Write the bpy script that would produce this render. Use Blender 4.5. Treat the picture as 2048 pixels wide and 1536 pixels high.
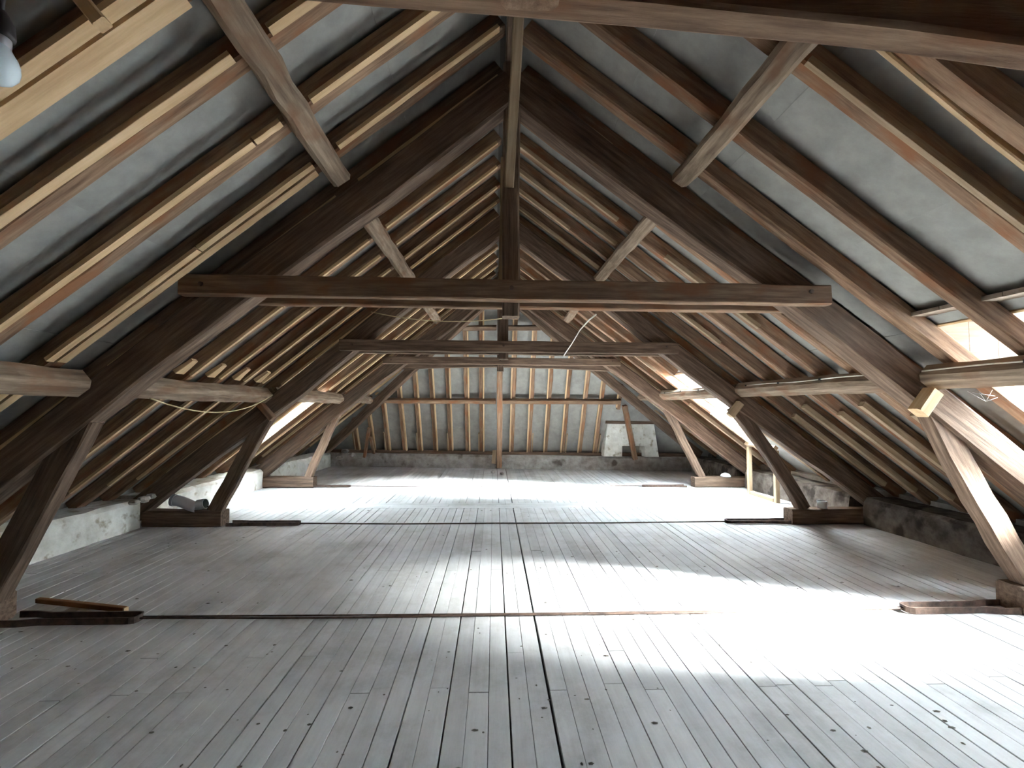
import bpy, math, random
from mathutils import Vector, Matrix, noise
random.seed(7)
R = random.uniform
scene = bpy.context.scene
for o in list(bpy.data.objects): bpy.data.objects.remove(o)
C = scene.collection

# ---------------------------------------------------------------- camera
F = 890.0; H = 1.55                       # focal length in px of a 2048 px wide frame, eye height in m
yaw = math.atan(36 / F); tilt = math.atan(47 / F); roll = math.radians(0.35)
fw = Vector((math.sin(yaw) * math.cos(tilt), math.cos(yaw) * math.cos(tilt), math.sin(tilt)))
r0 = Vector((math.cos(yaw), -math.sin(yaw), 0)); u0 = r0.cross(fw)
rt = r0 * math.cos(roll) + u0 * math.sin(roll); up = u0 * math.cos(roll) - r0 * math.sin(roll)
EYE = Vector((0, 0, H))
cd = bpy.data.cameras.new('camera'); cam = bpy.data.objects.new('camera', cd); C.objects.link(cam)
cd.sensor_fit = 'HORIZONTAL'; cd.sensor_width = 36; cd.lens = F / 2048 * 36; cd.clip_start = .02
M = Matrix((rt, up, -fw)).transposed().to_4x4(); M.translation = EYE
cam.matrix_world = M
scene.camera = cam

def ray(x, y): return fw + rt * ((x - 1024) / F) - up * ((y - 768) / F)
def PY(x, y, Y): d = ray(x, y); return EYE + d * (Y / d.y)
def PZ(x, y, Z=0.0): d = ray(x, y); return EYE + d * ((Z - H) / d.z)

# ---------------------------------------------------------------- light
scene.view_settings.view_transform = 'Standard'; scene.view_settings.look = 'None'
scene.view_settings.gamma = 1; scene.view_settings.use_curve_mapping = False
scene.view_settings.exposure = 3.1
scene.cycles.use_denoising = True
scene.cycles.max_bounces = 10; scene.cycles.diffuse_bounces = 8; scene.cycles.transparent_max_bounces = 8
scene.cycles.sample_clamp_indirect = 12
w = bpy.data.worlds.new('sky'); scene.world = w; w.use_nodes = True
bg = w.node_tree.nodes['Background']; bg.inputs[0].default_value = (.84, .92, 1, 1); bg.inputs[1].default_value = 20.0
sd = bpy.data.lights.new('sun', 'SUN'); sun = bpy.data.objects.new('sun', sd); C.objects.link(sun)
sd.energy = 60; sd.angle = math.radians(22); sd.color = (1, .985, .965)
sun.rotation_euler = Vector((-1.8, .5, -1)).to_track_quat('-Z', 'Y').to_euler()
sun.location = (12, -2, 9)

# ---------------------------------------------------------------- materials
def nodes(name):
    m = bpy.data.materials.new(name); m.use_nodes = True
    return m, m.node_tree.nodes, m.node_tree.links, m.node_tree.nodes['Principled BSDF']
def ramp(n, cols):
    r = n.new('ShaderNodeValToRGB'); e = r.color_ramp.elements
    while len(e) < len(cols): e.new(.5)
    for i, (p, c) in enumerate(cols): e[i].position = p; e[i].color = (*c, 1)
    return r
def objvec(n, l, sc, rnd=True):
    tc = n.new('ShaderNodeTexCoord'); mp = n.new('ShaderNodeMapping'); mp.inputs['Scale'].default_value = sc
    if rnd:
        oi = n.new('ShaderNodeObjectInfo'); ma = n.new('ShaderNodeVectorMath'); ma.operation = 'MULTIPLY_ADD'
        ma.inputs[1].default_value = (37, 53, 71); l.new(oi.outputs['Random'], ma.inputs[0]); l.new(tc.outputs['Object'], ma.inputs[2])
        l.new(ma.outputs[0], mp.inputs[0])
    else: l.new(tc.outputs['Object'], mp.inputs[0])
    return mp
def wood(name, c0, c1, c2, var=.35, scale=1.0, rough=.85, bump=.35, patch=None):
    """grain runs along local X of every timber"""
    m, n, l, b = nodes(name)
    mp = objvec(n, l, (1.6 * scale, 22 * scale, 22 * scale))
    nz = n.new('ShaderNodeTexNoise'); nz.inputs['Scale'].default_value = 1.5; nz.inputs['Detail'].default_value = 7; nz.inputs['Roughness'].default_value = .65
    l.new(mp.outputs[0], nz.inputs[0])
    rp = ramp(n, [(.32, c0), (.5, c1), (.68, c2)]); l.new(nz.outputs[0], rp.inputs[0])
    col = rp.outputs[0]
    mp2 = objvec(n, l, (2.2, 5, 5))
    n2 = n.new('ShaderNodeTexNoise'); n2.inputs['Scale'].default_value = 1.4; n2.inputs['Detail'].default_value = 4
    l.new(mp2.outputs[0], n2.inputs[0])
    if patch:
        r2 = ramp(n, [(.5, (0, 0, 0)), (.66, (1, 1, 1))]); l.new(n2.outputs[0], r2.inputs[0])
        mx = n.new('ShaderNodeMix'); mx.data_type = 'RGBA'; mx.inputs[7].default_value = (*patch, 1)
        l.new(r2.outputs[0], mx.inputs[0]); l.new(col, mx.inputs[6]); col = mx.outputs[2]
    oi = n.new('ShaderNodeObjectInfo'); mr = n.new('ShaderNodeMapRange'); mr.inputs[3].default_value = 1 - var; mr.inputs[4].default_value = 1 + var
    l.new(oi.outputs['Random'], mr.inputs[0])
    hs = n.new('ShaderNodeHueSaturation'); l.new(mr.outputs[0], hs.inputs['Value']); l.new(col, hs.inputs['Color'])
    l.new(hs.outputs[0], b.inputs['Base Color']); b.inputs['Roughness'].default_value = rough
    b.inputs['Specular IOR Level'].default_value = .25
    bp = n.new('ShaderNodeBump'); bp.inputs['Strength'].default_value = bump; bp.inputs['Distance'].default_value = .01
    l.new(nz.outputs[0], bp.inputs['Height']); l.new(bp.outputs[0], b.inputs['Normal'])
    return m
def rough_mat(name, c0, c1, scale=3, rough=.9, bump=.3, spots=None, aniso=(1, 1, 1), rnd=True, dist=.01):
    m, n, l, b = nodes(name)
    mp = objvec(n, l, aniso, rnd)
    nz = n.new('ShaderNodeTexNoise'); nz.inputs['Scale'].default_value = scale; nz.inputs['Detail'].default_value = 9; nz.inputs['Roughness'].default_value = .62
    l.new(mp.outputs[0], nz.inputs[0])
    rp = ramp(n, [(.34, c0), (.64, c1)]); l.new(nz.outputs[0], rp.inputs[0]); col = rp.outputs[0]
    if spots:
        n2 = n.new('ShaderNodeTexNoise'); n2.inputs['Scale'].default_value = spots[1]; n2.inputs['Detail'].default_value = 6
        l.new(mp.outputs[0], n2.inputs[0]); r2 = ramp(n, [(spots[2], (0, 0, 0)), (spots[2] + .1, (1, 1, 1))]); l.new(n2.outputs[0], r2.inputs[0])
        mx = n.new('ShaderNodeMix'); mx.data_type = 'RGBA'; mx.inputs[7].default_value = (*spots[0], 1)
        l.new(r2.outputs[0], mx.inputs[0]); l.new(col, mx.inputs[6]); col = mx.outputs[2]
    l.new(col, b.inputs['Base Color']); b.inputs['Roughness'].default_value = rough; b.inputs['Specular IOR Level'].default_value = .2
    bp = n.new('ShaderNodeBump'); bp.inputs['Strength'].default_value = bump; bp.inputs['Distance'].default_value = dist
    l.new(nz.outputs[0], bp.inputs['Height']); l.new(bp.outputs[0], b.inputs['Normal'])
    return m
def plain(name, c, rough=.6, metal=0, spec=.4):
    m, n, l, b = nodes(name); b.inputs['Base Color'].default_value = (*c, 1); b.inputs['Roughness'].default_value = rough
    b.inputs['Metallic'].default_value = metal; b.inputs['Specular IOR Level'].default_value = spec; return m
OAK = wood('old_oak', (.07, .045, .031), (.145, .096, .067), (.235, .16, .112), .2)
PUR = wood('bark_edged_purlin', (.13, .088, .060), (.235, .172, .122), (.36, .275, .20), .15, .8, patch=(.20, .115, .07))
RAF = wood('rafter_wood', (.13, .077, .048), (.24, .15, .096), (.355, .236, .155), .25, patch=(.25, .115, .058))
PALE = wood('new_pine', (.50, .33, .185), (.62, .43, .25), (.70, .51, .32), .12, .6, bump=.08)
BATG = wood('greyed_batten', (.26, .185, .115), (.37, .27, .175), (.46, .35, .24), .2, .8, bump=.15)
LINING = wood('lining_boards', (.20, .145, .105), (.26, .195, .145), (.32, .25, .19), .1, .5, bump=.1)
SHEET = rough_mat('grey_underlay', (.29, .285, .265), (.37, .365, .34), 6, .9, .3, aniso=(1, 1, 1))
DECK = plain('roof_deck', (.2, .19, .18), .9)
LIME = rough_mat('limewashed_stone', (.62, .61, .56), (.85, .85, .81), 5, .95, .8, ((.42, .38, .30), 7, .58), dist=.03)
DIRT = rough_mat('dark_earthy_stone', (.075, .06, .05), (.19, .165, .14), 6, .95, .8, ((.05, .04, .034), 4, .52), dist=.03)
STONE = rough_mat('dusty_stone', (.23, .21, .19), (.40, .38, .355), 6, .95, .8, ((.12, .10, .085), 3, .60), dist=.03)
IRON = rough_mat('rusty_iron', (.045, .032, .028), (.13, .085, .065), 14, .65, .3)
WHITE = plain('white_plastic', (.72, .74, .76), .35)
BULB = plain('frosted_bulb', (.70, .80, .86), .25)
CABLE = plain('white_cable', (.75, .73, .66), .5)
WIRE = plain('yellowed_wire', (.62, .52, .30), .6)
BLACK = plain('black_bakelite', (.03, .025, .025), .5)
TIN = plain('dull_tin', (.55, .55, .58), .45, .3)
WEB = plain('cobweb_silk', (.75, .75, .75), .8)
def floor_mat():
    m, n, l, b = nodes('grey_floor_boards')
    mp = objvec(n, l, (1.2, 14, 14))
    nz = n.new('ShaderNodeTexNoise'); nz.inputs['Scale'].default_value = 1.3; nz.inputs['Detail'].default_value = 8; nz.inputs['Roughness'].default_value = .7
    l.new(mp.outputs[0], nz.inputs[0])
    rp = ramp(n, [(.3, (.495, .497, .503)), (.5, (.555, .558, .566)), (.72, (.61, .613, .62))]); l.new(nz.outputs[0], rp.inputs[0])
    tc = n.new('ShaderNodeTexCoord')
    geo = n.new('ShaderNodeNewGeometry')
    n2 = n.new('ShaderNodeTexNoise'); n2.inputs['Scale'].default_value = 1.6; n2.inputs['Detail'].default_value = 8; n2.inputs['Roughness'].default_value = .7
    l.new(geo.outputs['Position'], n2.inputs[0])
    r2 = ramp(n, [(.36, (.80, .79, .77)), (.5, (1, 1, 1)), (.66, (1.1, 1.1, 1.09))]); l.new(n2.outputs[0], r2.inputs[0])
    mx = n.new('ShaderNodeMix'); mx.data_type = 'RGBA'; mx.blend_type = 'MULTIPLY'; mx.inputs[0].default_value = 1
    l.new(rp.outputs[0], mx.inputs[6]); l.new(r2.outputs[0], mx.inputs[7])
    oi = n.new('ShaderNodeObjectInfo'); mr = n.new('ShaderNodeMapRange'); mr.inputs[3].default_value = .91; mr.inputs[4].default_value = 1.06
    l.new(oi.outputs['Random'], mr.inputs[0])
    hs = n.new('ShaderNodeHueSaturation'); l.new(mr.outputs[0], hs.inputs['Value']); l.new(mx.outputs[2], hs.inputs['Color'])
    l.new(hs.outputs[0], b.inputs['Base Color']); b.inputs['Roughness'].default_value = .8; b.inputs['Specular IOR Level'].default_value = .2
    bp = n.new('ShaderNodeBump'); bp.inputs['Strength'].default_value = .2; bp.inputs['Distance'].default_value = .006
    l.new(nz.outputs[0], bp.inputs['Height']); l.new(bp.outputs[0], b.inputs['Normal'])
    return m
FLOOR = floor_mat()
def glass_mat():
    m = bpy.data.materials.new('window_glass'); m.use_nodes = True; n = m.node_tree.nodes; l = m.node_tree.links; n.clear()
    o = n.new('ShaderNodeOutputMaterial'); mx = n.new('ShaderNodeMixShader'); t = n.new('ShaderNodeBsdfTransparent'); g = n.new('ShaderNodeBsdfGlossy')
    t.inputs[0].default_value = (.93, .96, .96, 1); g.inputs['Roughness'].default_value = .03; mx.inputs[0].default_value = .06
    l.new(t.outputs[0], mx.inputs[1]); l.new(g.outputs[0], mx.inputs[2]); l.new(mx.outputs[0], o.inputs[0]); return m
GLASS = glass_mat()

# ---------------------------------------------------------------- object helpers
def put(name, verts, faces, mat, parent=None, M=None, smooth=False):
    me = bpy.data.meshes.new(name); me.from_pydata([tuple(v) for v in verts], [], faces); me.validate(); me.update()
    me.materials.append(mat)
    if smooth:
        for p in me.polygons: p.use_smooth = True
    o = bpy.data.objects.new(name, me); C.objects.link(o)
    return place(o, parent, M)
WORLD = {}
def place(o, parent=None, M=None):
    M = M or Matrix.Identity(4)
    if parent is not None:
        o.parent = parent; o.matrix_parent_inverse = WORLD[parent.name].inverted()
    o.matrix_basis = M; WORLD[o.name] = M
    return o
def tag(o, label, cat, group=None):
    o['label'] = label; o['category'] = cat
    if group: o['group'] = group
    return o
def thing(name, label, cat, loc=(0, 0, 0), group=None):
    o = bpy.data.objects.new(name, None); o.empty_display_size = .1; C.objects.link(o)
    place(o, None, Matrix.Translation(Vector(loc))); return tag(o, label, cat, group)
def frame(p0, p1, upv):
    p0 = Vector(p0); p1 = Vector(p1); x = (p1 - p0).normalized(); z = Vector(upv); z = (z - x * z.dot(x)).normalized(); y = z.cross(x)
    m = Matrix((x, y, z)).transposed().to_4x4(); m.translation = p0; return m
def timber(name, p0, p1, wd, ht, upv, mat, parent=None, jit=.004, seg=None, bow=None, taper=(1, 1), ch=.1, cut=(0, 0)):
    """hewn beam from p0 to p1; wd across, ht along upv; bow(t)->(dy,dz); cut = length skew of the two ends along local z"""
    p0 = Vector(p0); p1 = Vector(p1); L = (p1 - p0).length
    n = seg or max(1, min(14, int(L / .3)))
    V = []; Fc = []
    c = min(wd, ht) * ch
    base = [(-wd / 2 + c, -ht / 2), (wd / 2 - c, -ht / 2), (wd / 2, -ht / 2 + c), (wd / 2, ht / 2 - c), (wd / 2 - c, ht / 2), (-wd / 2 + c, ht / 2), (-wd / 2, ht / 2 - c), (-wd / 2, -ht / 2 + c)]
    for i in range(n + 1):
        t = i / n; s = taper[0] + (taper[1] - taper[0]) * t
        dy, dz = bow(t) if bow else (0, 0)
        jy, jz = R(-jit, jit), R(-jit, jit)
        for (a, b) in base:
            ex = (cut[0] * (1 - t) + cut[1] * t) * (b / ht) if i in (0, n) else 0
            V.append((L * t + ex, a * s + dy + jy + R(-jit, jit) * .6, b * s + dz + jz + R(-jit, jit) * .6))
    for i in range(n):
        for k in range(8):
            a = i * 8 + k; b = i * 8 + (k + 1) % 8
            Fc.append((a, a + 8, b + 8, b))
    Fc.append(tuple(range(8))); Fc.append(tuple(n * 8 + k for k in range(7, -1, -1)))
    return put(name, V, Fc, mat, parent, frame(p0, p1, upv))
def box(name, lo, hi, mat, parent=None, M=None):
    (a, b, c), (d, e, f) = lo, hi
    V = [(a, b, c), (d, b, c), (d, e, c), (a, e, c), (a, b, f), (d, b, f), (d, e, f), (a, e, f)]
    return put(name, V, [(0, 3, 2, 1), (4, 5, 6, 7), (0, 1, 5, 4), (1, 2, 6, 5), (2, 3, 7, 6), (3, 0, 4, 7)], mat, parent, M)
def tube(name, pts, r, mat, parent=None, k=6, closed=False, radii=None):
    pts = [Vector(p) for p in pts]; o = pts[0].copy(); V = []; Fc = []; n = len(pts)
    for i, p in enumerate(pts):
        a = pts[(i - 1) % n] if (closed or i) else p; b = pts[(i + 1) % n] if (closed or i < n - 1) else p
        d = (b - a).normalized(); s = d.cross(Vector((0, 0, 1)))
        if s.length < 1e-3: s = d.cross(Vector((0, 1, 0)))
        s.normalize(); q = s.cross(d); rr = radii[i] if radii else r
        for j in range(k):
            an = 2 * math.pi * j / k; V.append(p - o + (s * math.cos(an) + q * math.sin(an)) * rr)
    m = n if closed else n - 1
    for i in range(m):
        for j in range(k):
            a = i * k + j; b = i * k + (j + 1) % k; c2 = ((i + 1) % n) * k
            Fc.append((a, b, c2 + (j + 1) % k, c2 + j))
    if not closed:
        Fc.append(tuple(range(k - 1, -1, -1))); Fc.append(tuple((n - 1) * k + j for j in range(k)))
    return put(name, V, Fc, mat, parent, Matrix.Translation(o), True)
def flatbar(name, pts, th, ht, mat, parent=None, closed=False):
    """flat iron standing on edge along a plan path of (x, y), z from z0 to z0 + ht"""
    n = len(pts); V = []; Fc = []; o = Vector(pts[0])
    for i, p in enumerate(pts):
        p = Vector(p); a = Vector(pts[(i - 1) % n]) if (closed or i) else p; b = Vector(pts[(i + 1) % n]) if (closed or i < n - 1) else p
        d = (b - a); d.z = 0; d.normalize(); s = Vector((-d.y, d.x, 0)) * th / 2
        for q in (p - s, p + s): V += [q - o, q - o + Vector((0, 0, ht))]
    for i in range(n if closed else n - 1):
        a = i * 4; b = ((i + 1) % n) * 4
        Fc += [(a, b, b + 1, a + 1), (a + 2, a + 3, b + 3, b + 2), (a + 1, b + 1, b + 3, a + 3), (a, a + 2, b + 2, b)]
    if not closed: Fc += [(0, 1, 3, 2), (n * 4 - 4, n * 4 - 2, n * 4 - 1, n * 4 - 3)]
    return put(name, V, Fc, mat, parent, Matrix.Translation(o))

# ---------------------------------------------------------------- roof geometry
XR = .12; ZR = 4.37; KL = .82; KR = .75            # ridge, slopes; plane = underside of the common rafters
Y0 = -2.6; T0, T1, T2, T3 = .90, 3.39, 6.01, 8.78   # gable behind the eye, truss positions
ZE = .36                                            # top of the low eaves walls
HB, HS = 11.55, 1.8                                 # hip: plan distance of its foot, slope
def nrm(side): k = KL if side < 0 else KR; return Vector((side * k, 0, 1)).normalized()
def dwn(side): k = KL if side < 0 else KR; return Vector((side, 0, -k)).normalized()
def RP(side, X, Y, off=0.0):                        # point of a roof slope at plan X, off = height above the rafters' underside plane
    k = KL if side < 0 else KR
    return Vector((X, Y, ZR - k * abs(X - XR))) + nrm(side) * off
def RS(side, s, Y, off=0.0): return Vector((XR, Y, ZR)) + dwn(side) * s + nrm(side) * off
def s_of_x(side, X): k = KL if side < 0 else KR; return abs(X - XR) * math.sqrt(1 + k * k)
def hipz(X, Y, off=0): return ZE + HS * (HB - (Y + .1 * X)) + off * math.sqrt(1 + HS * HS)
def hipY(X, z, off=0): return HB - .1 * X - (z - ZE - off * math.sqrt(1 + HS * HS)) / HS
HN = Vector((.1, 1, 0)).normalized(); HN = Vector((HN.x * HS, HN.y * HS, 1)).normalized()
SEAVE = {-1: s_of_x(-1, -4.95), 1: s_of_x(1, 5.65)}
# openings: side, plan X range (abs order along slope), Y range
HOLES = {1: [(s_of_x(1, 3.20), s_of_x(1, 4.66), 2.32, 3.29), (s_of_x(1, 3.2), s_of_x(1, 4.58), 7.36, 8.02)],
         -1: [(s_of_x(-1, -3.12), s_of_x(-1, -4.06), 7.66, 8.10)]}
def slope_quads(side, s0, s1, off, holes, ext=0.0):
    br = sorted({s0, s1} | {s for h in holes for s in h[:2] if s0 < s < s1}); V = []; Fc = []
    for a, b in zip(br[:-1], br[1:]):
        mid = (a + b) / 2
        cuts = sorted([(h[2], h[3]) for h in holes if h[0] < mid < h[1]])
        ya = Y0; spans = []
        for c, d in cuts: spans.append((ya, c)); ya = d
        spans.append((ya, None))
        for y0, y1 in spans:
            pa = RS(side, a, 0, off); pb = RS(side, b, 0, off)
            ea = y1 if y1 is not None else max(y0 + .05, hipY(pa.x, pa.z, off) + ext); eb = y1 if y1 is not None else max(y0 + .05, hipY(pb.x, pb.z, off) + ext)
            n = max(1, int((ea - y0) / .9))
            i0 = len(V)
            for i in range(n + 1):
                t = i / n; V += [RS(side, a, y0 + (ea - y0) * t, off), RS(side, b, y0 + (eb - y0) * t, off)]
            for i in range(n): Fc.append((i0 + 2 * i, i0 + 2 * i + 1, i0 + 2 * i + 3, i0 + 2 * i + 2))
    return V, Fc
def shell(V, Fc, d):                                # give a sheet a thickness along d
    n = len(V); d = Vector(d); V2 = list(V) + [v + d for v in V]; F2 = list(Fc) + [tuple(i + n for i in reversed(f)) for f in Fc]
    cnt = {}
    for f in Fc:
        for a, b in zip(f, f[1:] + f[:1]): cnt[(a, b)] = 1
    for (a, b) in cnt:
        if (b, a) not in cnt: F2.append((b, a, a + n, b + n))
    return V2, F2

RAFD = .145                                         # depth of the common rafters
# ceiling: the boarded roof deck with the three openings cut in it, then the underlay sheets below it
V = []; Fc = []
for side in (-1, 1):
    v, f = slope_quads(side, 0, SEAVE[side], RAFD + .012, HOLES[side], .16); v, f = shell(v, f, nrm(side) * .05); i0 = len(V); V += v; Fc += [tuple(i + i0 for i in q) for q in f]
ceiling = put('ceiling', V, Fc, DECK); ceiling['kind'] = 'structure'
hz = []
def hp(X, z, off=0): return Vector((X, hipY(X, z, off), z))
def hip_x(side, z, off):                            # plan X where the hip meets the slope, at height z, both raised by off
    k = KL if side < 0 else KR
    return XR + side * (ZR - z + off * math.sqrt(1 + k * k)) / k
zt = ZR + (RAFD + .012) * math.sqrt(1 + .78 ** 2)
od = RAFD + .012
V = [hp(XR - .4, zt + .2, od), hp(XR + .4, zt + .2, od), hp(hip_x(1, .2, od) + .2, .2, od), hp(hip_x(-1, .2, od) - .2, .2, od)]
v, f = shell(V, [(0, 3, 2, 1)], HN * .05); put('hip_deck', v, f, DECK, ceiling)
for side in (-1, 1):
    s = 0.0; k = 0
    while s < SEAVE[side] - .1:
        e = min(s + .98, SEAVE[side])
        v, f = slope_quads(side, max(0, s - .05), e, RAFD + (.006 if k % 2 else 0), HOLES[side]); v, f = shell(v, f, nrm(side) * .004)
        put('underlay_sheet', v, f, SHEET, ceiling); s = e; k += 1
# unseen cap added over the ridge gap, keeps sunlight from leaking in
cap = .30; V = []
for y in (Y0 - .2, hipY(XR, zt) + .7): V += [RS(-1, cap, y, RAFD + .062), Vector((XR, y, ZR + .225)), RS(1, cap, y, RAFD + .062), RS(1, cap, y, RAFD + .10), Vector((XR, y, ZR + .29)), RS(-1, cap, y, RAFD + .10)]
put('ridge_leak_cap', V, [(0, 1, 7, 6), (1, 2, 8, 7), (2, 3, 9, 8), (3, 4, 10, 9), (4, 5, 11, 10), (5, 0, 6, 11), (5, 4, 3, 2, 1, 0), (6, 7, 8, 9, 10, 11)], DECK, ceiling)
z = .2; k = 0
while z < zt - .1:
    z1 = min(z + .8, zt - .02); off = RAFD + (.006 if k % 2 else 0)
    za = max(.1, z - .04); n = 8; V = []; Fc = []
    for zz in (za, z1):
        x0 = hip_x(-1, zz, off); x1 = hip_x(1, zz, off)
        for i in range(n + 1): x = x0 + (x1 - x0) * i / n; V.append(hp(x, zz, off))
    for i in range(n): Fc.append((i, i + 1, n + 2 + i, n + 1 + i))
    v, f = shell(V, Fc, HN * .004); put('underlay_sheet', v, f, SHEET, ceiling); z = z1; k += 1

# ---------------------------------------------------------------- floor and low walls
floor = box('floor', (-5.3, Y0 - .2, -.12), (6.0, 12.9, -.034), plain('sub_floor', (.03, .027, .025), .9)); floor['kind'] = 'structure'
BW = .1075
xs = []; x = -4.72
while x < 5.55:
    xs.append(x); x += BW * R(.97, 1.03)
wide = {min(range(len(xs)), key=lambda i: abs(xs[i] - q)): g for q, g in ((.285, .016), (-2.08, .009), (3.13, .007), (1.02, .006), (-.93, .006))}
def board(x0, x1, y0, y1, dz):
    w_ = x1 - x0; L = y1 - y0; b = .0015
    V = []
    for yy in (0, L):
        for (a, c) in ((0, -.03), (0, -b), (b, 0), (w_ - b, 0), (w_, -b), (w_, -.03)): V.append((yy, -(a - w_ / 2), c))
    Fc = [(i, i + 1, i + 7, i + 6) for i in range(5)] + [(5, 0, 6, 11), (5, 4, 3, 2, 1, 0), (6, 7, 8, 9, 10, 11)]
    m = Matrix(((0, -1, 0, (x0 + x1) / 2), (1, 0, 0, y0), (0, 0, 1, dz), (0, 0, 0, 1)))
    return put('floor_board', V, Fc, FLOOR, floor, m)
YJ0, YJ1 = 6.97, 7.33
for i in range(len(xs) - 1):
    g = wide.get(i, random.choice((.0015, .003, .004, .006, .009))); a = xs[i] + g; b = xs[i + 1]
    j = random.choice([2.52, 2.56, 2.56, 4.35, 4.35, 1.2]) if i % 3 else random.choice([3.1, 4.9, 2.9])
    j += R(-.01, .01)
    board(a, b, Y0, j - .002, R(-.0025, 0)); board(a, b, j + .002, YJ0 - .004, R(-.0025, 0)); board(a, b, YJ1 + .004, 12.6, R(-.003, 0))
for r in range(3):
    y0 = YJ0 + r * .12; cuts = [-4.72, -1.6 + .9 * r, 1.4 + .7 * r, 5.5]
    for a, b in zip(cuts[:-1], cuts[1:]):
        w_ = .117; L = b - a - .004
        V = [(0, -w_ / 2, -.03), (L, -w_ / 2, -.03), (L, w_ / 2, -.03), (0, w_ / 2, -.03), (0, -w_ / 2, 0), (L, -w_ / 2, 0), (L, w_ / 2, 0), (0, w_ / 2, 0)]
        put('floor_board', V, [(0, 3, 2, 1), (4, 5, 6, 7), (0, 1, 5, 4), (1, 2, 6, 5), (2, 3, 7, 6), (3, 0, 4, 7)], FLOOR, floor, Matrix.Translation((a, y0 + .06, R(-.002, 0))))

def lowwall(name, path, out, mat, h=ZE, depth=.45, amp=.025, gaps=()):
    """rough wall along a plan path, its face towards the room; gaps = list of (y0, y1) left open for the truss feet"""
    V = []; Fc = []
    for (a, b) in path:
        a = Vector((*a, 0)); b = Vector((*b, 0)); d = (b - a); L = d.length; d.normalize(); o = Vector((*out, 0))
        nu = max(2, int(L / .09)); i0 = len(V)
        prof = [(0, 0), (.0, .10), (.005, .2), (.015, h - .05), (.05, h), (.2, h + .005), (depth, h)]
        for i in range(nu + 1):
            p = a + d * (L * i / nu)
            for (q, z) in prof:
                nv = noise.noise(Vector((p.x * 3.1, p.y * 3.1, z * 7))) * amp + noise.noise(Vector((p.x * 9, p.y * 9, z * 15))) * amp * .5
                V.append(p + o * (q + nv) + Vector((0, 0, z + (nv * .5 if z > .1 else 0) - (.03 if z == 0 else 0))))
        m = len(prof)
        for i in range(nu):
            for k in range(m - 1):
                A = i0 + i * m + k; Fc.append((A, A + 1, A + m + 1, A + m))
        for e in (i0, i0 + nu * m):
            i1 = len(V); V.append(V[e + m - 1] - Vector((0, 0, h + .05)))
            Fc.append(tuple(range(e, e + m)) + (i1,))
    o = put(name, V, Fc, mat); o['kind'] = 'structure'; return o
def segs(x_of, ys): return [((x_of(a), a), (x_of(b), b)) for a, b in ys]
kl = lambda Y: -4.50 + .045 * max(0, Y - 5.0)
YS = [(Y0, T0 - .13), (T0 + .13, T1 - .12), (T1 + .13, T2 - .11), (T2 + .13, T3 - .12), (T3 + .13, 11.75)]
lowwall('wall_left', segs(kl, YS), (-1, 0), LIME)
lowwall('wall_right', segs(lambda Y: 5.12 - .02 * Y, YS[:-1] + [(T3 + .13, 11.05)]), (1, 0), DIRT)
lowwall('wall_back', [((-4.4, 11.84), (5.3, 10.87))], (.1, 1), STONE, h=.34)
box('wall_front', (-5.2, Y0 - .3, -.1), (5.9, Y0, 4.9), STONE)['kind'] = 'structure'
# outer masonry that closes the eaves behind the low walls
box('trim_1', (-5.3, Y0, -.1), (-4.93, 12.9, .5), STONE)['kind'] = 'structure'
box('trim_2', (5.45, Y0, -.1), (6.0, 12.9, .42), STONE)['kind'] = 'structure'
put('trim_3', [(-5.3, 12.35, -.1), (6, 11.2, -.1), (6, 12.9, -.1), (-5.3, 12.9, -.1), (-5.3, 12.35, .4), (6, 11.2, .4), (6, 12.9, .4), (-5.3, 12.9, .4)],
    [(0, 3, 2, 1), (4, 5, 6, 7), (0, 1, 5, 4), (1, 2, 6, 5), (2, 3, 7, 6), (3, 0, 4, 7)], STONE)['kind'] = 'structure'

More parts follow.
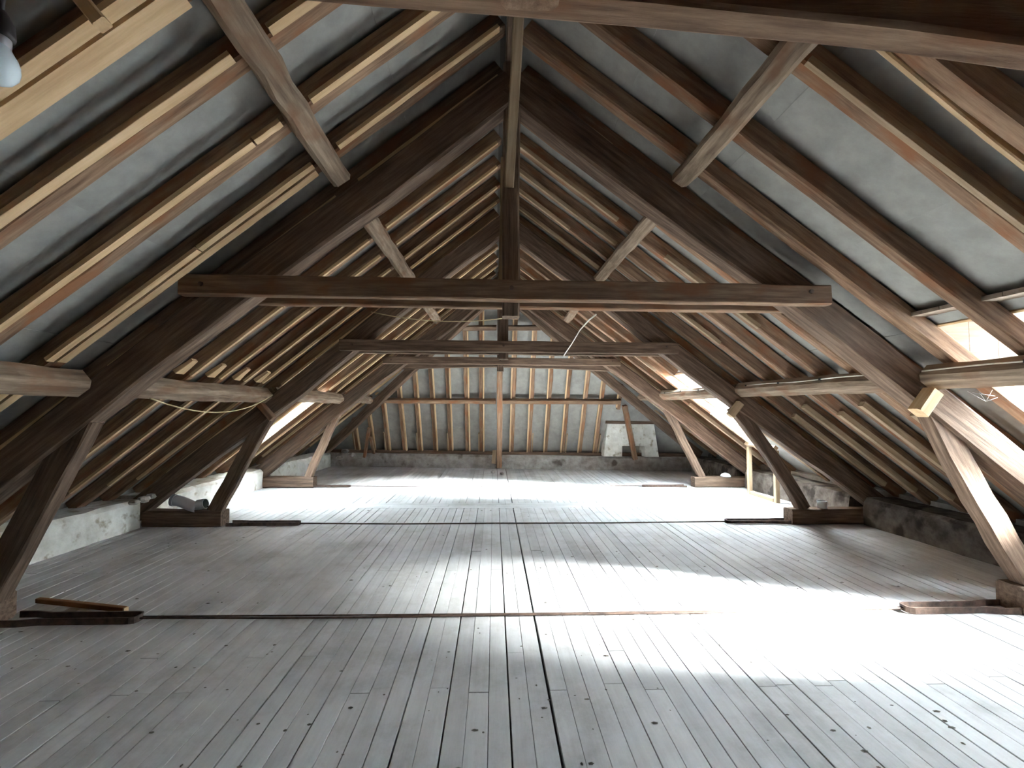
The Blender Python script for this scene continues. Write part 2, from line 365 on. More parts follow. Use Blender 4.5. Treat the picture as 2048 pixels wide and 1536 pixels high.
# ---------------------------------------------------------------- trusses
UPL, UPR = nrm(-1), nrm(1)
DP = .24; PW = .17                                  # principal depth and width
def ptop(side, X): return 4.22 - (.825 if side < 0 else .742) * abs(X - XR)
def truss(Y, name, label, mat=OAK, cmat=None, cx=(-2.25, 2.54), cz=(2.34, 2.49), kp=(2.24, 4.24), struts=None, collar_bow=None, soles=((-4.46, -3.48), (4.03, 5.36)), kpx=.122, front=True, group='king post roof trusses'):
    t = thing(name, label, 'roof truss', (XR, Y, 0), group)
    for side in (-1, 1):
        k = .825 if side < 0 else .742
        n = Vector((side * k, 0, 1)).normalized(); xe = -4.72 if side < 0 else 5.46
        p0 = Vector((XR + side * .07, Y, ptop(side, XR + side * .07))) - n * DP / 2; p1 = Vector((xe, Y, ptop(side, xe))) - n * DP / 2
        timber('principal_rafter', p0, p1, PW, DP, n, mat, t, .008, 14, lambda q: (0, .02 * math.sin(q * 9 + Y)))
    for dy, key in ((-(PW / 2 + .046), 'f'), (PW / 2 + .046, 'b')):
        bw = (collar_bow or {}).get(key)
        cp = timber('collar_plank', (cx[0], Y + dy, sum(cz) / 2), (cx[1], Y + dy, sum(cz) / 2), .084, cz[1] - cz[0], (0, 0, 1), cmat or mat, t, .004, 14, bw)
        if key == 'f' and Y > 2:
            for bx_, bz_ in ((kpx, .01), (cx[0] + .16, .0), (cx[1] - .16, .02)):
                n8 = [(math.cos(q * math.pi / 4) * .016, math.sin(q * math.pi / 4) * .016) for q in range(8)]
                put('bolt', [(x_, .0, z_) for x_, z_ in n8] + [(x_, -.014, z_) for x_, z_ in n8], [tuple(range(7, -1, -1)), tuple(range(8, 16))] + [(q, (q + 1) % 8, 8 + (q + 1) % 8, 8 + q) for q in range(8)], IRON, cp, Matrix.Translation((bx_, Y + dy - .042, sum(cz) / 2 + bz_)))
    timber('king_post', (kpx, Y, kp[0]), (kpx, Y, kp[1]), .13, .13, (0, -1, 0), mat, t, .004)
    if struts:
        for (xa, za, xb, zb, wdt, bend) in struts:
            a = Vector((xa, Y, za)); b = Vector((xb, Y, zb)); a += (a - b).normalized() * (.2 if xa < 0 else .29); n = Vector((b.z - a.z, 0, a.x - b.x)).normalized()
            timber('strut', a, b, .12, wdt, n, mat, t, .006, 8, (lambda q, bd=bend: (0, bd * math.sin(q * math.pi))) if bend else None)
    for (a, b) in soles:
        timber('sole_beam', (a, Y, .10), (b, Y, .10), .19, .20, (0, 0, 1), mat, t, .006)
    return t
truss(T0, 'roof_truss', 'dark roof truss with sagging crooked collar plank, overhead beside the hanging bulb', mat=RAF,
      cx=(-2.25, 2.3), cz=(2.44, 2.59), kp=(2.455, 4.24), kpx=.068, struts=[(-3.1, 1.22, -3.52, .2, .17, 0), (3.66, 1.26, 4.18, .2, .17, 0)],
      collar_bow={'f': lambda t: (0, .12), 'b': lambda t: (0, .04 + .05 * math.sin(t * 3.1) + .25 * max(0, .5 - t) - .38 * max(0, t - .52) ** 1.3)})
t1 = truss(T1, 'roof_truss', 'roof truss with dark twin collar planks and brace rising from its king post', cmat=RAF,
      struts=[(-3.06, 1.28, -3.56, .19, .19, 0), (3.58, 1.32, 4.20, .19, .18, .02)])
t2 = truss(T2, 'roof_truss', 'roof truss with the dangling wire end below its collar plank', cx=(-2.02, 2.47), cz=(2.28, 2.43), kp=(2.2, 4.24),
      struts=[(-2.98, 1.42, -3.60, .19, .17, 0), (3.46, 1.34, 4.25, .19, .16, -.04)])
t3 = truss(T3, 'roof_truss', 'small-looking roof truss just before the hipped end, with post end below collar', cx=(-2.14, 2.48), cz=(2.38, 2.52), kp=(2.26, 4.24),
      struts=[(-3.05, 1.38, -3.55, .19, .14, 0), (3.52, 1.42, 4.14, .19, .14, 0)], soles=((-4.36, -3.42), (3.96, 5.2)),
      collar_bow={'b': lambda t: (0, -.10 + .07 * math.sin(t * math.pi))})
# braces from king post to ridge, fixed to truss T1
timber('ridge_brace', (.10, T1 - .10, 3.22), (.145, 2.62, 4.21), .07, .07, (0, 1, 1), BATG, t1, .003)
timber('ridge_brace', (.048, T1 + .10, 2.52), (.07, 4.65, 4.21), .036, .06, (0, -1, 1), BATG, t1, .002)
timber('ridge_brace', (.10, T2 - .09, 3.22), (.12, 5.2, 4.21), .07, .07, (0, 1, 1), RAF, t2, .003)

# ---------------------------------------------------------------- purlins and ridge
def purlin(label, side, Xc, Ya, Yb, perp, along, group, off=None, mat=PUR, jit=.008, drop=.014):
    a = RP(side, Xc, Ya, -perp / 2 - .002 - drop); b = RP(side, Xc, Yb, -perp / 2 - .002 - drop)
    ph = R(0, 6)
    return tag(timber('purlin', a, b, along, perp, nrm(side), mat, None, jit, 14, lambda t: (.012 * math.sin(3 * t + ph), 0), ch=.2), label, 'purlin', group)
bays = [('overhead bay of the crooked collar plank', T0 + .15, T1 - .15), ('bay in front of the truss with the dangling wire', T1 + .15, T2 - .15), ('bay beside the skylights, before the hipped end', T2 + .15, T3 - .13)]
bn = ['between crooked-collar truss and twin-collar truss', 'between twin-collar truss and dangling-wire truss', 'between dangling-wire truss and hipped-end truss']
sl = {-1: 'small skylight slope', 1: 'dormer slope'}
for i, (d, a, b) in enumerate(bays):
    purlin('upper hewn purlin %s, %s' % (bn[i], sl[-1]), -1, -1.19, a, b, .12, .15, 'roof purlins')
    purlin('upper hewn purlin %s, %s' % (bn[i], sl[1]), 1, 1.47, a, b, .12, .14, 'roof purlins')
    a2, b2 = a - .06, b + .06
    purlin('lower rough purlin %s, %s' % (bn[i], sl[-1]), -1, -3.04, a2, b2, .17, .17, 'roof purlins')
    purlin('lower rough purlin %s, %s' % (bn[i], sl[1]), 1, 3.44, a2, b2, .165, .17, 'roof purlins')
for side, xl in ((-1, -3.04), (1, 3.44)):
    e = hipY(xl, ZR - (KL if side < 0 else KR) * abs(xl - XR)) - .25
    purlin('short lower purlin meeting the hip rafter, %s' % sl[side], side, xl, T3 + .12, e, .15, .15, 'roof purlins')
timber_r = tag(timber('ridge_beam', (XR, Y0, 4.31), (XR, hipY(XR, 4.31) - .1, 4.31), .10, .14, (0, 0, 1), OAK), 'dark ridge beam carried on the king posts along the whole roof', 'ridge beam')

# ---------------------------------------------------------------- hip end
hipt = thing('hip_truss', 'half truss of the hipped end with hip rafters and central leaning post', 'roof truss', (XR, 10.6, 0))
for side in (-1, 1):
    zb = .42; off = -.24
    xb = hip_x(side, zb, off); xt = XR + side * .05; ztp = ZR - .36
    timber('hip_rafter', (xt, hipY(xt, ztp, off) + .02, ztp), (xb, hipY(xb, zb, off), zb), .13, .2, (0, 0, 1), OAK, hipt, .008, 14, lambda t: (.03 * math.sin(t * 5), 0))
pc = lambda z: Vector((XR, hipY(XR, z, -.16), z))
timber('central_rafter', pc(3.9), Vector((XR + .03, 11.28, .06)), .13, .13, (0, -1, 0), RAF, hipt, .006, 12)
for zc, x0, x1, lbl in ((1.70, -2.75, 3.0, 'lower'), (3.32, -.92, 1.02, 'upper')):
    for a, b in ((x0, XR - .075), (XR + .075, x1)):
        timber('hip_purlin', Vector((a, hipY(a, zc, -.06), zc)), Vector((b, hipY(b, zc, -.06), zc)), .10, .12, HN, OAK if lbl == 'upper' else RAF, hipt, .006)
timber('strut', PY(1249, 811, 10.45), PY(1270, 918, 10.75), .11, .12, (0, -1, 0), RAF, hipt, .005)
timber('strut', PY(738, 856, 10.9), PY(729, 914, 11.3), .07, .07, (0, -1, 0), RAF, hipt, .004)
timber('strut', PY(741, 875, 10.95), PY(748, 906, 11.5), .06, .06, (0, -1, 0), RAF, hipt, .004)
timber('boot_block', (XR - .12, 11.2, .15), (XR - .09, 11.26, .48), .10, .05, (0, -1, 0), BATG, hipt, .004)
tag(timber('wall_plate', (-4.3, 11.98, .385), (4.9, 11.06, .385), .12, .08, (0, 0, 1), OAK, None, .006), 'long timber wall plate under the rafters of the hipped end', 'wall plate')

# ---------------------------------------------------------------- common rafters
RW = .10
cnt = {}
def rafter(side, Y, style, label, group, x_end=None, x_start=None, bats=()):
    """style: material of the beam; bats: list of (x from, x to, material, kind) down the slope"""
    k = KL if side < 0 else KR
    xe = x_end if x_end is not None else (-4.82 if side < 0 else 5.48)
    xs_ = x_start if x_start is not None else XR + side * .06
    d = R(0, .012)
    t = thing('common_rafter', label, 'rafter', RP(side, xe, Y), group)
    ph = R(0, 6)
    timber('rafter_beam', RP(side, xs_, Y, RAFD / 2 - d), RP(side, xe, Y, RAFD / 2 - d), RW * R(.92, 1.08), RAFD - .004, nrm(side), style, t, .005, None, lambda q: (.012 * math.sin(3 * q + ph), 0), ch=.12)
    pieces = []
    for (xa, xb, m, bw, bh) in bats:
        lo, hi = abs(xa - XR), abs(xb - XR)
        for pc_, hw_ in ((abs((-1.19 if side < 0 else 1.47) - XR), .085), (abs((-3.04 if side < 0 else 3.44) - XR), .095)):
            if lo < pc_ - hw_ - .05 < hi: pieces.append((XR + side * lo, XR + side * (pc_ - hw_), m, bw, bh)); lo = pc_ + hw_
            elif pc_ - hw_ <= lo < pc_ + hw_: lo = pc_ + hw_
        if hi > lo + .05: pieces.append((XR + side * lo, XR + side * hi, m, bw, bh))
    for (xa, xb, m, bw, bh) in pieces:
        yb = Y - RW / 2 - .022 - bw / 2
        timber('batten', RP(side, xa, yb, bh / 2 - .026 - d), RP(side, xb, yb, bh / 2 - .026 - d), bw, bh, nrm(side), m, t, .0012, 6, ch=.05)
    return t
ORD = 'first second third fourth fifth sixth seventh eighth ninth'.split()
seen = {}
def label_for(side, Y, kind):
    bay, key = (('before the crooked-collar truss', 0) if Y < T0 else ('past the crooked-collar truss', 1) if Y < T1 else ('past the twin-collar truss', 2) if Y < T2 else ('past the dangling-wire truss', 3) if Y < T3 else ('past the last truss', 4))
    n = seen[(side, key)] = seen.get((side, key), -1) + 1
    return '%s, %s %s, %s' % (kind, ORD[n], bay, sl[side])
LY = [.45, .88, 1.33, 1.77, 2.18, 2.67, 3.14, 3.60, 4.06, 4.51, 4.97, 5.43, 5.85, 6.36, 6.80, 7.20, 7.60, 8.16, 8.58]
for i, Y in enumerate(LY):
    m = RAF; kind = 'old brown rafter with pale batten'
    b = [(XR - .12, -2.0 - R(0, .5), PALE, .05, .028)]; b.append((b[0][1] - .006, -4.42, PALE, .05, .028))
    if abs(Y - 1.77) < .01: kind = 'old rafter with new pale plank and batten'; b = [(XR - .12, -1.33, PALE, .055, .03), (-1.345, -4.42, PALE, .055, .03)]
    elif abs(Y - 3.14) < .01: m = RAF; kind = 'old rafter with two parallel pale battens'
    elif abs(Y - 2.67) < .01: b = [(XR - .12, -1.42, PALE, .045, .028), (-1.43, -4.42, PALE, .045, .028)]
    elif abs(Y - 4.06) < .01: b = []; kind = 'old brown rafter without batten'
    elif Y > T1: b = [(x0, x1, mm, .034, .028) for (x0, x1, mm, _, _) in b]
    rf = rafter(-1, Y, m, label_for(-1, Y, kind), 'common rafters of the small skylight slope', bats=b)
    if abs(Y - 3.14) < .01 or abs(Y - 1.77) < .01:
        wb_ = .065 if Y > 3 else .095; yb = Y - RW / 2 + wb_ / 2 - .005
        for xa, xb in ((XR - .1, -1.10), (-1.28, -2.94), (-3.14, -4.42)):
            if Y > 3 and xa > -1: continue
            timber('pale_plank', RP(-1, xa, yb, -.024), RP(-1, xb, yb, -.024), wb_, .02, nrm(-1), PALE, rf, .001, 6, ch=.05)
    if abs(Y - 1.77) < .01:
        q = PY(196, 52, 1.66)
        timber('batten_offcut', PY(205, 50, 1.63), PY(128, -45, 1.63), .05, .045, (0, 1, 0), PALE, rf, .001, 2)
RY = [.45, .90, 1.35, 1.80, 2.15, 2.72, 3.20, 3.66, 4.10, 4.55, 5.00, 5.45, 5.88, 6.38, 6.80, 7.12, 7.60, 8.08, 8.52]
for i, Y in enumerate(RY):
    kind = 'old brown rafter with greyed batten pieces'; b = []
    if abs(Y - 1.80) < .01: b = []; kind = 'old rafter with a pale wavy edge'
    elif abs(Y - 2.15) < .01: b = [(XR + .3, 3.2, BATG, .03, .04)]; kind = 'old rafter with a thin round batten'
    elif Y > T1:
        u = R(.9, 1.6); b.append((XR + .12, u, BATG, .035, .04))
        if i % 2: v = R(1.7, 2.4); b.append((v, v + R(.6, 1.2), BATG, .04, .045))
        if Y < T3: v = R(3.75, 4.0); b.append((v, 5.2, BATG, .06, .06))
    else: kind = 'old brown rafter without batten'
    xe_ = None
    if abs(Y - 7.60) < .01: xe_ = 3.12; b = []; kind = 'short rafter stopping above the sloping skylight'
    rf = rafter(1, Y, RAF, label_for(1, Y, kind), 'common rafters of the dormer slope', x_end=xe_, bats=b)
    if abs(Y - 1.80) < .01:
        for xa, xb in ((1.56, 3.3),): timber('wavy_edge', RP(1, xa, Y + .065, .005), RP(1, xb, Y + .065, .005), .03, .04, nrm(1), PALE, rf, .001, 10, lambda q: (-.03 + .035 * math.sin(q * 2.6), 0), ch=.2)
for side in (-1, 1):
    Y = 9.0
    k = KL if side < 0 else KR
    while Y < 11.3:
        # the jack rafter starts where the hip passes over this Y
        X = XR
        for _ in range(40): X = X + side * .05 if hipz(X, Y) < ZR - k * abs(X - XR) + .05 else X
        mB = PALE if side < 0 else BATG
        if abs(X) < 4.3: rafter(side, Y, RAF, label_for(side, Y, 'short jack rafter ending at the hip'), 'jack rafters of the ' + sl[side], x_start=X + side * .1, bats=[(X + side * .2, (-4.5 if side < 0 else 5.2), mB, .034, .04)])
        Y += .45
def hord(X):
    n = sorted([q for q in hx if (q < XR) == (X < XR)], key=lambda q: abs(q - XR)).index(X); return ORD[n] if n < 9 else 'tenth'
hx = [-3.55, -3.14, -2.74, -2.31, -1.90, -1.51, -1.11, -.67, -.31, .48, .92, 1.34, 1.77, 2.20, 2.58, 3.0, 3.45, 3.9]
for i, X in enumerate(hx):
    side = -1 if X < XR else 1
    z0 = .40 if not (2.7 < X < 4.2) else 1.55
    zt_ = ZR - (KL if side < 0 else KR) * abs(X - XR) - .12
    if zt_ < z0 + .2: continue
    m = RAF
    t = thing('hip_jack_rafter', '%s jack rafter from the central hip post, towards the %s' % (hord(X), 'small skylight slope' if X < XR else 'plastered flue'), 'rafter', (X, hipY(X, z0), z0), 'rafters of the hipped end')
    timber('rafter_beam', (X, hipY(X, z0, RAFD / 2), z0), (X, hipY(X, zt_, RAFD / 2), zt_), .085, RAFD - .006, HN, m, t, .005)
    bs = .062 if X < XR else -.062
    timber('batten', (X + bs, hipY(X + bs, z0 + .02, -.005), z0 + .02), (X + bs, hipY(X + bs, zt_ - .05, -.005), zt_ - .05), .035, .045, HN, PALE, t, .001, 5)
    if z0 < 1 and i % 2 == 0:
        timber('batten', (X - bs, hipY(X - bs, z0 + .02, 0), z0 + .02), (X - bs, hipY(X - bs, z0 + .5, 0), z0 + .5), .03, .05, HN, BATG, t, .001, 2)

# ---------------------------------------------------------------- openings: dormer and two skylights
w1 = thing('window_1', '', '', (4.66, 2.5, 1.2)); [w1.__delitem__(k) for k in ('label', 'category')]; w1['kind'] = 'structure'
DX0, DX1, DZ = 3.20, 4.74, 2.24                      # dormer: inner head, front wall, ceiling height
zsill = RP(1, DX1, 0, RAFD).z
Ya, Yb = 2.32, 3.29
def cheek(Yc, th, mat, name):
    x = DX0 + .02; i = 0
    while x < DX1 + .04:
        x1 = min(x + .235, DX1 + .06)
        zb0 = RP(1, x, 0, RAFD - .02).z; zb1 = RP(1, x1, 0, RAFD - .02).z
        if zb0 < DZ - .01:
            V = []
            for yy in (Yc, Yc + th):
                V += [(x + .002, yy, zb0), (x1 - .002, yy, zb1), (x1 - .002, yy, DZ), (x + .002, yy, DZ)]
            put(name, V, [(0, 1, 2, 3), (7, 6, 5, 4), (0, 4, 5, 1), (1, 5, 6, 2), (2, 6, 7, 3), (3, 7, 4, 0)], mat, w1)
        x = x1
cheek(Yb, .03, LINING, 'cheek_board'); cheek(Ya - .03, .03, LINING, 'cheek_board')
for i in range(8):
    y = Ya - .03 + (Yb - Ya + .06) * i / 8; y1 = Ya - .03 + (Yb - Ya + .06) * (i + 1) / 8
    box('ceiling_board', (DX0 - .12, y, DZ + R(0, .004)), (DX1 + .25, y1 - .004, DZ + .03), LINING, w1)
timber('head_rail', RP(1, DX0, Ya, RAFD + .01), RP(1, DX0, Yb, RAFD + .01), .02, .035, nrm(1), PALE, w1, .001)
WT = 2.06
box('front_board', (DX1 - .02, Ya, WT + .04), (DX1 + .02, Yb, DZ), LINING, w1)
for z in (zsill - .03, WT): timber('frame_rail', (DX1, Ya, z), (DX1, Yb, z), .07, .07, (0, 0, 1), LINING, w1, .001)
for y in (Ya + .03, (Ya + Yb) / 2, Yb - .03): timber('frame_post', (DX1, y, zsill - .06), (DX1, y, DZ), .06, .06, (0, 1, 0), LINING, w1, .001)
for a, b in ((Ya + .06, (Ya + Yb) / 2 - .03), ((Ya + Yb) / 2 + .03, Yb - .06)): box('pane', (DX1 - .003, a, zsill + .005), (DX1 + .003, b, WT - .03), GLASS, w1)
box('cheek_wall', (DX1 - .1, Ya - .3, zsill - .5), (DX1 + .05, Yb + .3, zsill - .06), LINING, w1)
def skylight(name, side, X0, X1, Ya, Yb):
    w = thing(name, '', '', RP(side, X1, (Ya + Yb) / 2)); [w.__delitem__(k) for k in ('label', 'category')]; w['kind'] = 'structure'
    n = nrm(side); o = RAFD + .05
    for X in (X0, X1): timber('frame_rail', RP(side, X, Ya, o), RP(side, X, Yb, o), .05, .14, n, LINING, w, .001)
    for y in (Ya, Yb): timber('frame_stile', RP(side, X0, y, o), RP(side, X1, y, o), .04, .14, n, LINING, w, .001)
    m = frame(RP(side, X0, Ya, o + .05), RP(side, X1, Ya, o + .05), n); L = (RP(side, X1, 0) - RP(side, X0, 0)).length; s = 1 if m.col[1].y > 0 else -1
    box('pane', (.0, min(0, s * (Yb - Ya)), -.003), (L, max(0, s * (Yb - Ya)), .003), GLASS, w, m)
    return w
w2 = skylight('window_2', 1, 3.2, 4.58, 7.36, 8.02)
w3 = skylight('window_3', -1, -3.12, -4.06, 7.66, 8.10)
sp = thing('skylight_prop', 'slim timber frame propping the lower edge of the sloping skylight', 'frame', (4.72, 7.7, 0))
for y in (7.28, 8.06):
    timber('post', (4.70, y, .0), (4.70, y, RP(1, 4.70, y).z - .075), .07, .07, (0, 1, 0), BATG, sp, .002)
timber('floor_rail', (4.70, 7.33, .03), (4.70, 8.01, .03), .07, .06, (0, 0, 1), BATG, sp, .002)
timber('head_rail', RP(1, 4.70, 7.24, -.037), RP(1, 4.70, 8.10, -.037), .07, .06, nrm(1), BATG, sp, .002)

# ---------------------------------------------------------------- pale cleats at the trusses
def cleat(label, pa, pb, Y, wd, ht, mat):
    a = PY(*pa, Y); b = PY(*pb, Y)
    return tag(timber('purlin_cleat', a, b, ht, wd, (b - a).cross(Vector((0, 1, 0))), mat, None, .002), label, 'cleat', 'purlin cleats')
cleat('pale sawn block under the purlin beside the dormer, nailed to principal rafter', (1866, 783), (1836, 826), T1 - .14, .10, .10, PALE)
cleat('brown cleat on the dangling-wire truss under the dormer slope purlin', (1480, 806), (1460, 832), T2 - .135, .09, .09, BATG)
cleat('small brown cleat on the dangling-wire truss under the small skylight slope purlin', (520, 808), (546, 838), T2 - .135, .08, .09, RAF)
for i, px in enumerate(((372, 769), (430, 774), (476, 778), (516, 783))):
    Yc = 4.26 + i * .46
    a = RP(-1, -2.94, Yc, .0); b = RP(-1, -2.80, Yc, .0)
    tag(timber('wedge', a, b, .12, .05, nrm(-1), PALE, None, .002, 2, taper=(1, .6)), '%s small pale wedge on the lower purlin, counted from the twin-collar truss' % ORD[i], 'wedge', 'pale wedges on the lower purlin')

# ---------------------------------------------------------------- iron ties on the floor
def tie(Y, xl, xr, label, inner=.30, hw=.05, r=.007, ht=.045, dbl=True):
    t = thing('tie_rod', label, 'tie rod', (XR, Y, 0), 'iron floor ties')
    for sgn, xe, L in ((-1, xl, .90), (1, xr, .86)):
        xo = xe + sgn * L
        pts = []
        for q in range(5):
            an = math.pi / 2 * q / 4; pts.append((xe + sgn * .03 * (1 - math.sin(an)), Y - hw + .03 * (1 - math.cos(an)) - 0 if False else Y - hw + .03 - .03 * math.sin(an), .004))
        path = [(xo, Y - hw * 1.5, .004), (xo - sgn * .12, Y - hw * 1.5, .004), (xo - sgn * .25, Y - hw, .004), (xe + sgn * .04, Y - hw, .004), (xe + sgn * .01, Y - hw * .8, .004), (xe, Y - hw * .4, .004),
                (xe, Y + hw * .4, .004), (xe + sgn * .01, Y + hw * .8, .004), (xe + sgn * .04, Y + hw, .004), (xo - sgn * .25, Y + hw, .004), (xo - sgn * .12, Y + hw * 1.5, .004), (xo, Y + hw * 1.5, .004)]
        flatbar('stirrup', path, .012, ht, IRON, t)
    zz = .012
    tube('rod', [(xl - .012, Y - .006, zz + .012), (xl * .5, Y - .01, zz), (XR, Y, zz), (xr * .5, Y - .004, zz), (xr + .012, Y, zz + .012)], r, IRON, t)
    if dbl: tube('rod', [(xl - .012, Y + .02, zz + .012), (xl * .5, Y + .03, zz), (XR, Y + .016, zz), (xr * .5, Y + .02, zz), (xr + .012, Y + .02, zz + .012)], r * .8, IRON, t)
    return t
tie(T1, -2.53, 3.17, 'rusty double tie rod with long flat iron stirrups by the floor stick')
tie(T2, -2.52, 3.16, 'dark iron tie rod with stirrups at the dangling-wire truss', dbl=False, r=.009)
tie(T3, -2.75, 2.95, 'thin tie rod across the floor before the hipped end', dbl=False, r=.006, ht=.03)

# ---------------------------------------------------------------- loose things
a = PZ(76, 1200, .02); b = PZ(250, 1219, .02)
st = thing('wood_stick', 'square brown stick lying on the floor beside the iron stirrup', 'stick', (a + b) / 2 - Vector((0, 0, .02)))
timber('stick', a, b, .035, .035, (0, 0, 1), wood('orange_wood', (.16, .07, .025), (.24, .115, .045), (.32, .17, .07), .05), st, .001)
timber('sawn_end', b, b + (b - a).normalized() * .012, .034, .034, (0, 0, 1), PALE, st, 0)
# pipe elbow and box on the sole beam of the dangling-wire truss
el = thing('pipe_elbow', 'pale tin pipe elbow lying on the sole beam', 'pipe', (-3.95, T2 - .03, .21))
cpts = []
for i in range(9):
    an = math.radians(20 + 80 * i / 8); cpts.append(Vector((-4.02 + .19 * math.sin(an) - .02, T2 - .04, .14 + .2 * math.cos(an) * .75 + .03)))
def pipe(name, pts, ro, ri, mat, parent, k=14):
    o = pts[0].copy(); V = []; Fc = []; n = len(pts)
    for i, p in enumerate(pts):
        d = (pts[min(i + 1, n - 1)] - pts[max(i - 1, 0)]).normalized(); s = Vector((0, 1, 0)); q = s.cross(d)
        for rr in (ro, ri):
            for j in range(k): an = 2 * math.pi * j / k; V.append(p - o + (s * math.cos(an) + q * math.sin(an)) * rr)
    for i in range(n - 1):
        for j in range(k):
            A = i * 2 * k; B = A + 2 * k; j1 = (j + 1) % k
            Fc += [(A + j, A + j1, B + j1, B + j), (A + k + j1, A + k + j, B + k + j, B + k + j1)]
    for e in (0, (n - 1) * 2 * k):
        for j in range(k): j1 = (j + 1) % k; Fc.append((e + j, e + k + j, e + k + j1, e + j1))
    return put(name, V, Fc, mat, parent, Matrix.Translation(o), True)
zp = .205
pipe('bend', [Vector((-4.10 + .05 * i, T2 - .04 , zp + .075 + .05 * math.cos(i * .45))) for i in range(7)], .068, .062, TIN, el)
pipe('collar_ring', [Vector((-4.12, T2 - .04, zp + .128)), Vector((-4.085, T2 - .04, zp + .124))], .076, .06, TIN, el)
pipe('spout', [Vector((-3.80, T2 - .04, zp + .046 + .02)), Vector((-3.70, T2 - .045, zp + .085))], .066, .06, WHITE, el)
tb = thing('tin_box', 'small dark open box on the sole beam beside the strut foot', 'box', (-3.66, T2 + .02, .205))
for lo, hi in (((-3.70, T2 - .02, .205), (-3.62, T2 + .06, .21)), ((-3.70, T2 - .02, .21), (-3.62, T2 - .015, .25)), ((-3.70, T2 + .055, .21), (-3.62, T2 + .06, .25)), ((-3.70, T2 - .015, .21), (-3.695, T2 + .055, .25)), ((-3.625, T2 - .015, .21), (-3.62, T2 + .055, .25))):
    box('side', lo, hi, BLACK, tb)
jr = thing('jar', 'small white jar on the dark sole beam under the dormer slope', 'jar', (4.50, T2 - .02, .205))
pipe('body', [Vector((4.50, T2 - .02, .205)), Vector((4.50, T2 - .02, .29))], .058, .05, WHITE, jr)
pipe('rim', [Vector((4.50, T2 - .02, .285)), Vector((4.50, T2 - .02, .30))], .062, .05, WHITE, jr)
put('base', [(.05 * math.cos(i * .524), .05 * math.sin(i * .524), 0) for i in range(12)], [tuple(range(12))], WHITE, jr, Matrix.Translation((4.50, T2 - .02, .212)))
# rounded pale bowl upside down on the last sole
V = []; Fc = []
for i in range(7):
    an = math.pi / 2 * i / 6
    for j in range(16): q = 2 * math.pi * j / 16; V.append((.10 * math.cos(an) * math.cos(q), .10 * math.cos(an) * math.sin(q), .075 * math.sin(an)))
for i in range(6):
    for j in range(16): Fc.append((i * 16 + j, i * 16 + (j + 1) % 16, (i + 1) * 16 + (j + 1) % 16, (i + 1) * 16 + j))
Fc.append(tuple(15 - j for j in range(16)))
tag(put('bowl', V, Fc, WHITE, None, Matrix.Translation((4.62, T3 - .02, .204)), True), 'upturned pale bowl on the sole beam nearest the plastered flue', 'bowl')
# rubble on the low wall
for i, (px, py, s) in enumerate(((288, 1003, .07), (268, 1008, .055), (302, 996, .06), (690, 905, .10), (705, 912, .09), (720, 900, .07), (680, 918, .08), (986, 946, .06), (1003, 948, .05))):
    p = PZ(px, py, .40) if i < 3 else PZ(px, py, .36) if i < 7 else PZ(px, py, 0)
    V = []; Fc = []
    for a_ in range(5):
        an = math.pi * a_ / 4
        for j in range(8):
            q = 2 * math.pi * j / 8; r_ = s * R(.8, 1.2); V.append((r_ * math.sin(an) * math.cos(q), r_ * math.sin(an) * math.sin(q), s * .6 * math.cos(an)))
    for a_ in range(4):
        for j in range(8): Fc.append((a_ * 8 + j, (a_ + 1) * 8 + j, (a_ + 1) * 8 + (j + 1) % 8, a_ * 8 + (j + 1) % 8))
    tag(put('rubble_stone', V, Fc, STONE, None, Matrix.Translation(p + Vector((0, 0, s * .35)))), 'rough dark stone loose on the limewashed low wall' if i < 3 else 'dark rubble stone in the corner below the hip rafter' if i < 7 else 'rough stone on the floor at the foot of the central hip post', 'stone', 'rubble on the wall' if i < 3 else 'rubble in the corner' if i < 7 else 'stones at the hip post')
# plastered flue stub
FX0, FX1, FY = 2.72, 4.05, 11.0
fl = thing('flue_stub', 'white plastered flue stub with a dark niche in the hipped end', 'flue', (3.4, FY, .35))
def hexa(name, lo, hi, mat, par):
    V = [Vector(p) for p in lo] + [Vector(p) for p in hi]
    return put(name, V, [(0, 3, 2, 1), (4, 5, 6, 7), (0, 1, 5, 4), (1, 2, 6, 5), (2, 3, 7, 6), (3, 0, 4, 7)], mat, par)
def fq(x0, x1, z0, z1, nm):
    tl = lambda x, z: x + (.10 * (z - .36) / .8) * (1 - 2 * (x - FX0) / (FX1 - FX0))
    f = lambda x, z: FY - .06 + .05 * (z - .36) - .09 * (x - FX0)
    hexa(nm, [(tl(x0, z0), f(x0, z0), z0), (tl(x1, z0), f(x1, z0), z0), (tl(x1, z0), FY + .3, z0), (tl(x0, z0), FY + .3, z0)],
         [(tl(x0, z1), f(x0, z1), z1), (tl(x1, z1), f(x1, z1), z1), (tl(x1, z1), FY + .3, z1), (tl(x0, z1), FY + .3, z1)], LIME, fl)
timber('lintel', (FX0 + .05, FY - .02, 1.20), (FX1 - .1, FY - .12, 1.20), .10, .07, (0, 0, 1), OAK, fl, .004)
fq(FX0, 3.16, .36, 1.16, 'plaster_block'); fq(3.16, 3.72, .62, 1.16, 'plaster_block'); fq(3.72, FX1, .36, 1.16, 'plaster_block')
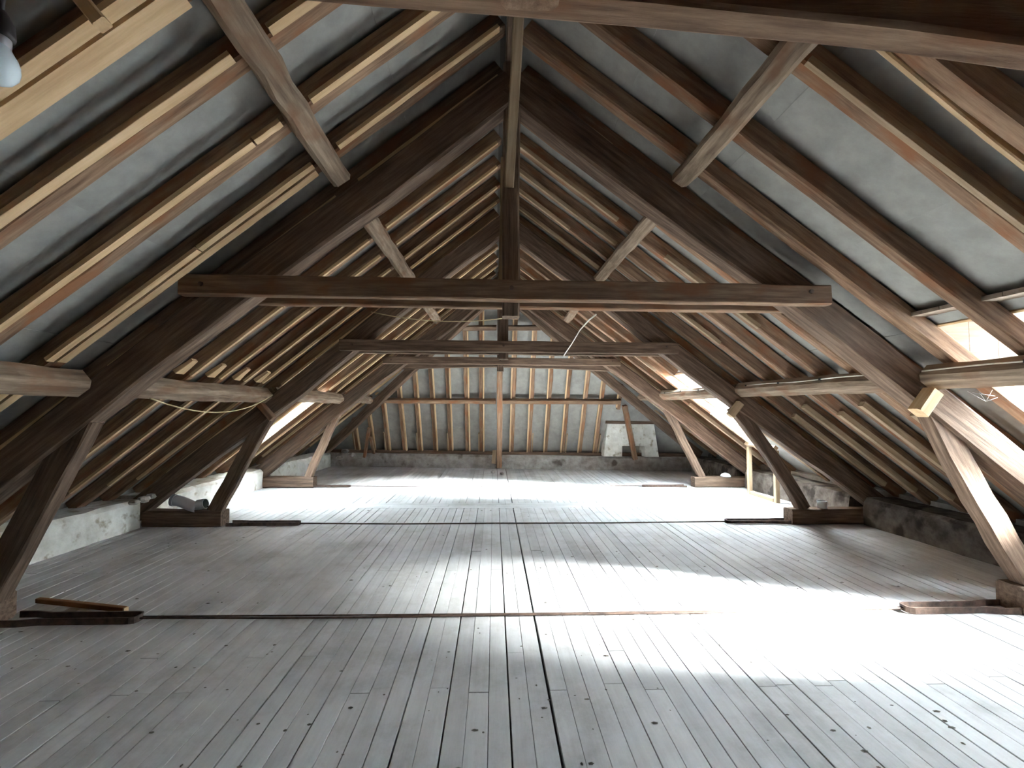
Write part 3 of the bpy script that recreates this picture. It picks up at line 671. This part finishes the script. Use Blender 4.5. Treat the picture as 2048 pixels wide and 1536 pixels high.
# wires
def sag(a, b, d, n=12): return [a.lerp(b, i / n) - Vector((0, 0, d * 4 * (i / n) * (1 - i / n))) for i in range(n + 1)]
tag(tube('wire', sag(PY(301, 797, T1 + .10), PY(545, 790, T2 - .11), .16), .006, WIRE), 'slack yellowed wire hung below the lower purlin between two trusses', 'wire')
tag(tube('wire', sag(PY(742, 624, T1 + .19), PY(1012, 636, T1 + .19), .05), .004, WIRE), 'pale wire drooping from the twin collar to the king post end', 'wire')
tag(tube('wire', [PY(1192, 629, T1 + .19), PY(1178, 640, T1 + .8), PY(1160, 660, T1 + 1.4), PY(1142, 690, T1 + 2.0), PY(1127, 712, T2 - .19)], .007, CABLE), 'stiff pale wire dangling from one collar to the next', 'wire')
def cable(Ya, Yb, lbl):
    t = thing('cable', lbl, 'cable', RP(1, 3.36, Ya, -.06), 'white cable along the purlin')
    pts = []; n = int((Yb - Ya) / .22)
    f = lambda y, s: RP(1, 3.44, y, -.105 + .008 * math.sin(y * 5 + s)) - dwn(1) * .096
    for i in range(n + 1): pts.append(f(Ya + (Yb - Ya) * i / n, 0))
    tube('sheath', pts, .006, CABLE, t)
    for i in range(1, n, 3): p = pts[i]; box('clip', (-.011, -.012, -.012), (.011, .012, .012), BLACK, t, Matrix.Translation(p))
cable(T0 + .15, T1 - .1, 'white cable clipped along the purlin beside the dormer')
cable(T1 + .1, T2 - .1, 'white cable clipped along the purlin between the two collared trusses')
cable(T2 + .1, T3 - .1, 'white cable clipped along the purlin over the sloping skylight')
# cobweb under the purlin beside the dormer
wb = []
t = thing('cobweb', 'small bright cobweb hanging under the purlin beside the dormer', 'cobweb', PY(1960, 785, 2.9))
for (a, b) in (((1935, 783), (1972, 803)), ((1955, 780), (1972, 803)), ((1972, 803), (1985, 780)), ((1945, 785), (1990, 792)), ((1960, 786), (1968, 798)), ((1972, 803), (1995, 795))):
    tube('strand', [PY(*a, 2.92), PY(*b, 2.95)], .0016, WEB, t, 4)
# hanging bulb
bp_ = PY(-6, 134, .83)
lb = thing('hanging_bulb', 'unlit frosted bulb in a dark lampholder hanging overhead', 'light bulb', bp_)
def lathe(name, prof, mat, parent, org, k=20):
    V = []; Fc = []
    for (r_, z) in prof:
        for j in range(k): an = 2 * math.pi * j / k; V.append((r_ * math.cos(an), r_ * math.sin(an), z))
    for i in range(len(prof) - 1):
        for j in range(k): Fc.append((i * k + j, i * k + (j + 1) % k, (i + 1) * k + (j + 1) % k, (i + 1) * k + j))
    return put(name, V, Fc, mat, parent, Matrix.Translation(org), True)
lathe('globe', [(.001, -.032), (.012, -.0295), (.022, -.023), (.029, -.012), (.031, 0), (.030, .010), (.026, .022), (.020, .032), (.0165, .040)], BULB, lb, bp_)
lathe('cap', [(.0165, .040), (.017, .042), (.017, .056), (.0135, .06)], TIN, lb, bp_)
lathe('lampholder', [(.0135, .056), (.021, .058), (.022, .064), (.020, .085), (.014, .098), (.008, .108), (.001, .11)], BLACK, lb, bp_)
tube('cord', [bp_ + Vector((0, 0, .105)), bp_ + Vector((.002, .0, .16)), Vector((bp_.x + .004, bp_.y, 2.47))], .0045, BLACK, lb)
# fine debris on the floor
V = []; Fc = []
for i in range(420):
    y = 1.2 + 6 * random.random() ** 1.6; x = R(-.95, .95) * y * 1.15 + .1
    if not -4.2 < x < 4.6: continue
    s = R(.003, .011); a_ = R(0, 6); i0 = len(V); e = R(.5, 2.2)
    for q in range(5): an = a_ + q * 1.2566; V.append((x + s * e * math.cos(an), y + s * math.sin(an), .0005))
    V.append((x, y, s * .5)); Fc += [(i0 + q, i0 + (q + 1) % 5, i0 + 5) for q in range(5)]
db = put('floor_debris', V, Fc, rough_mat('debris', (.05, .045, .04), (.28, .26, .23), 30)); tag(db, 'tiny dark crumbs of plaster and bark scattered on the floor boards', 'debris'); db['kind'] = 'stuff'
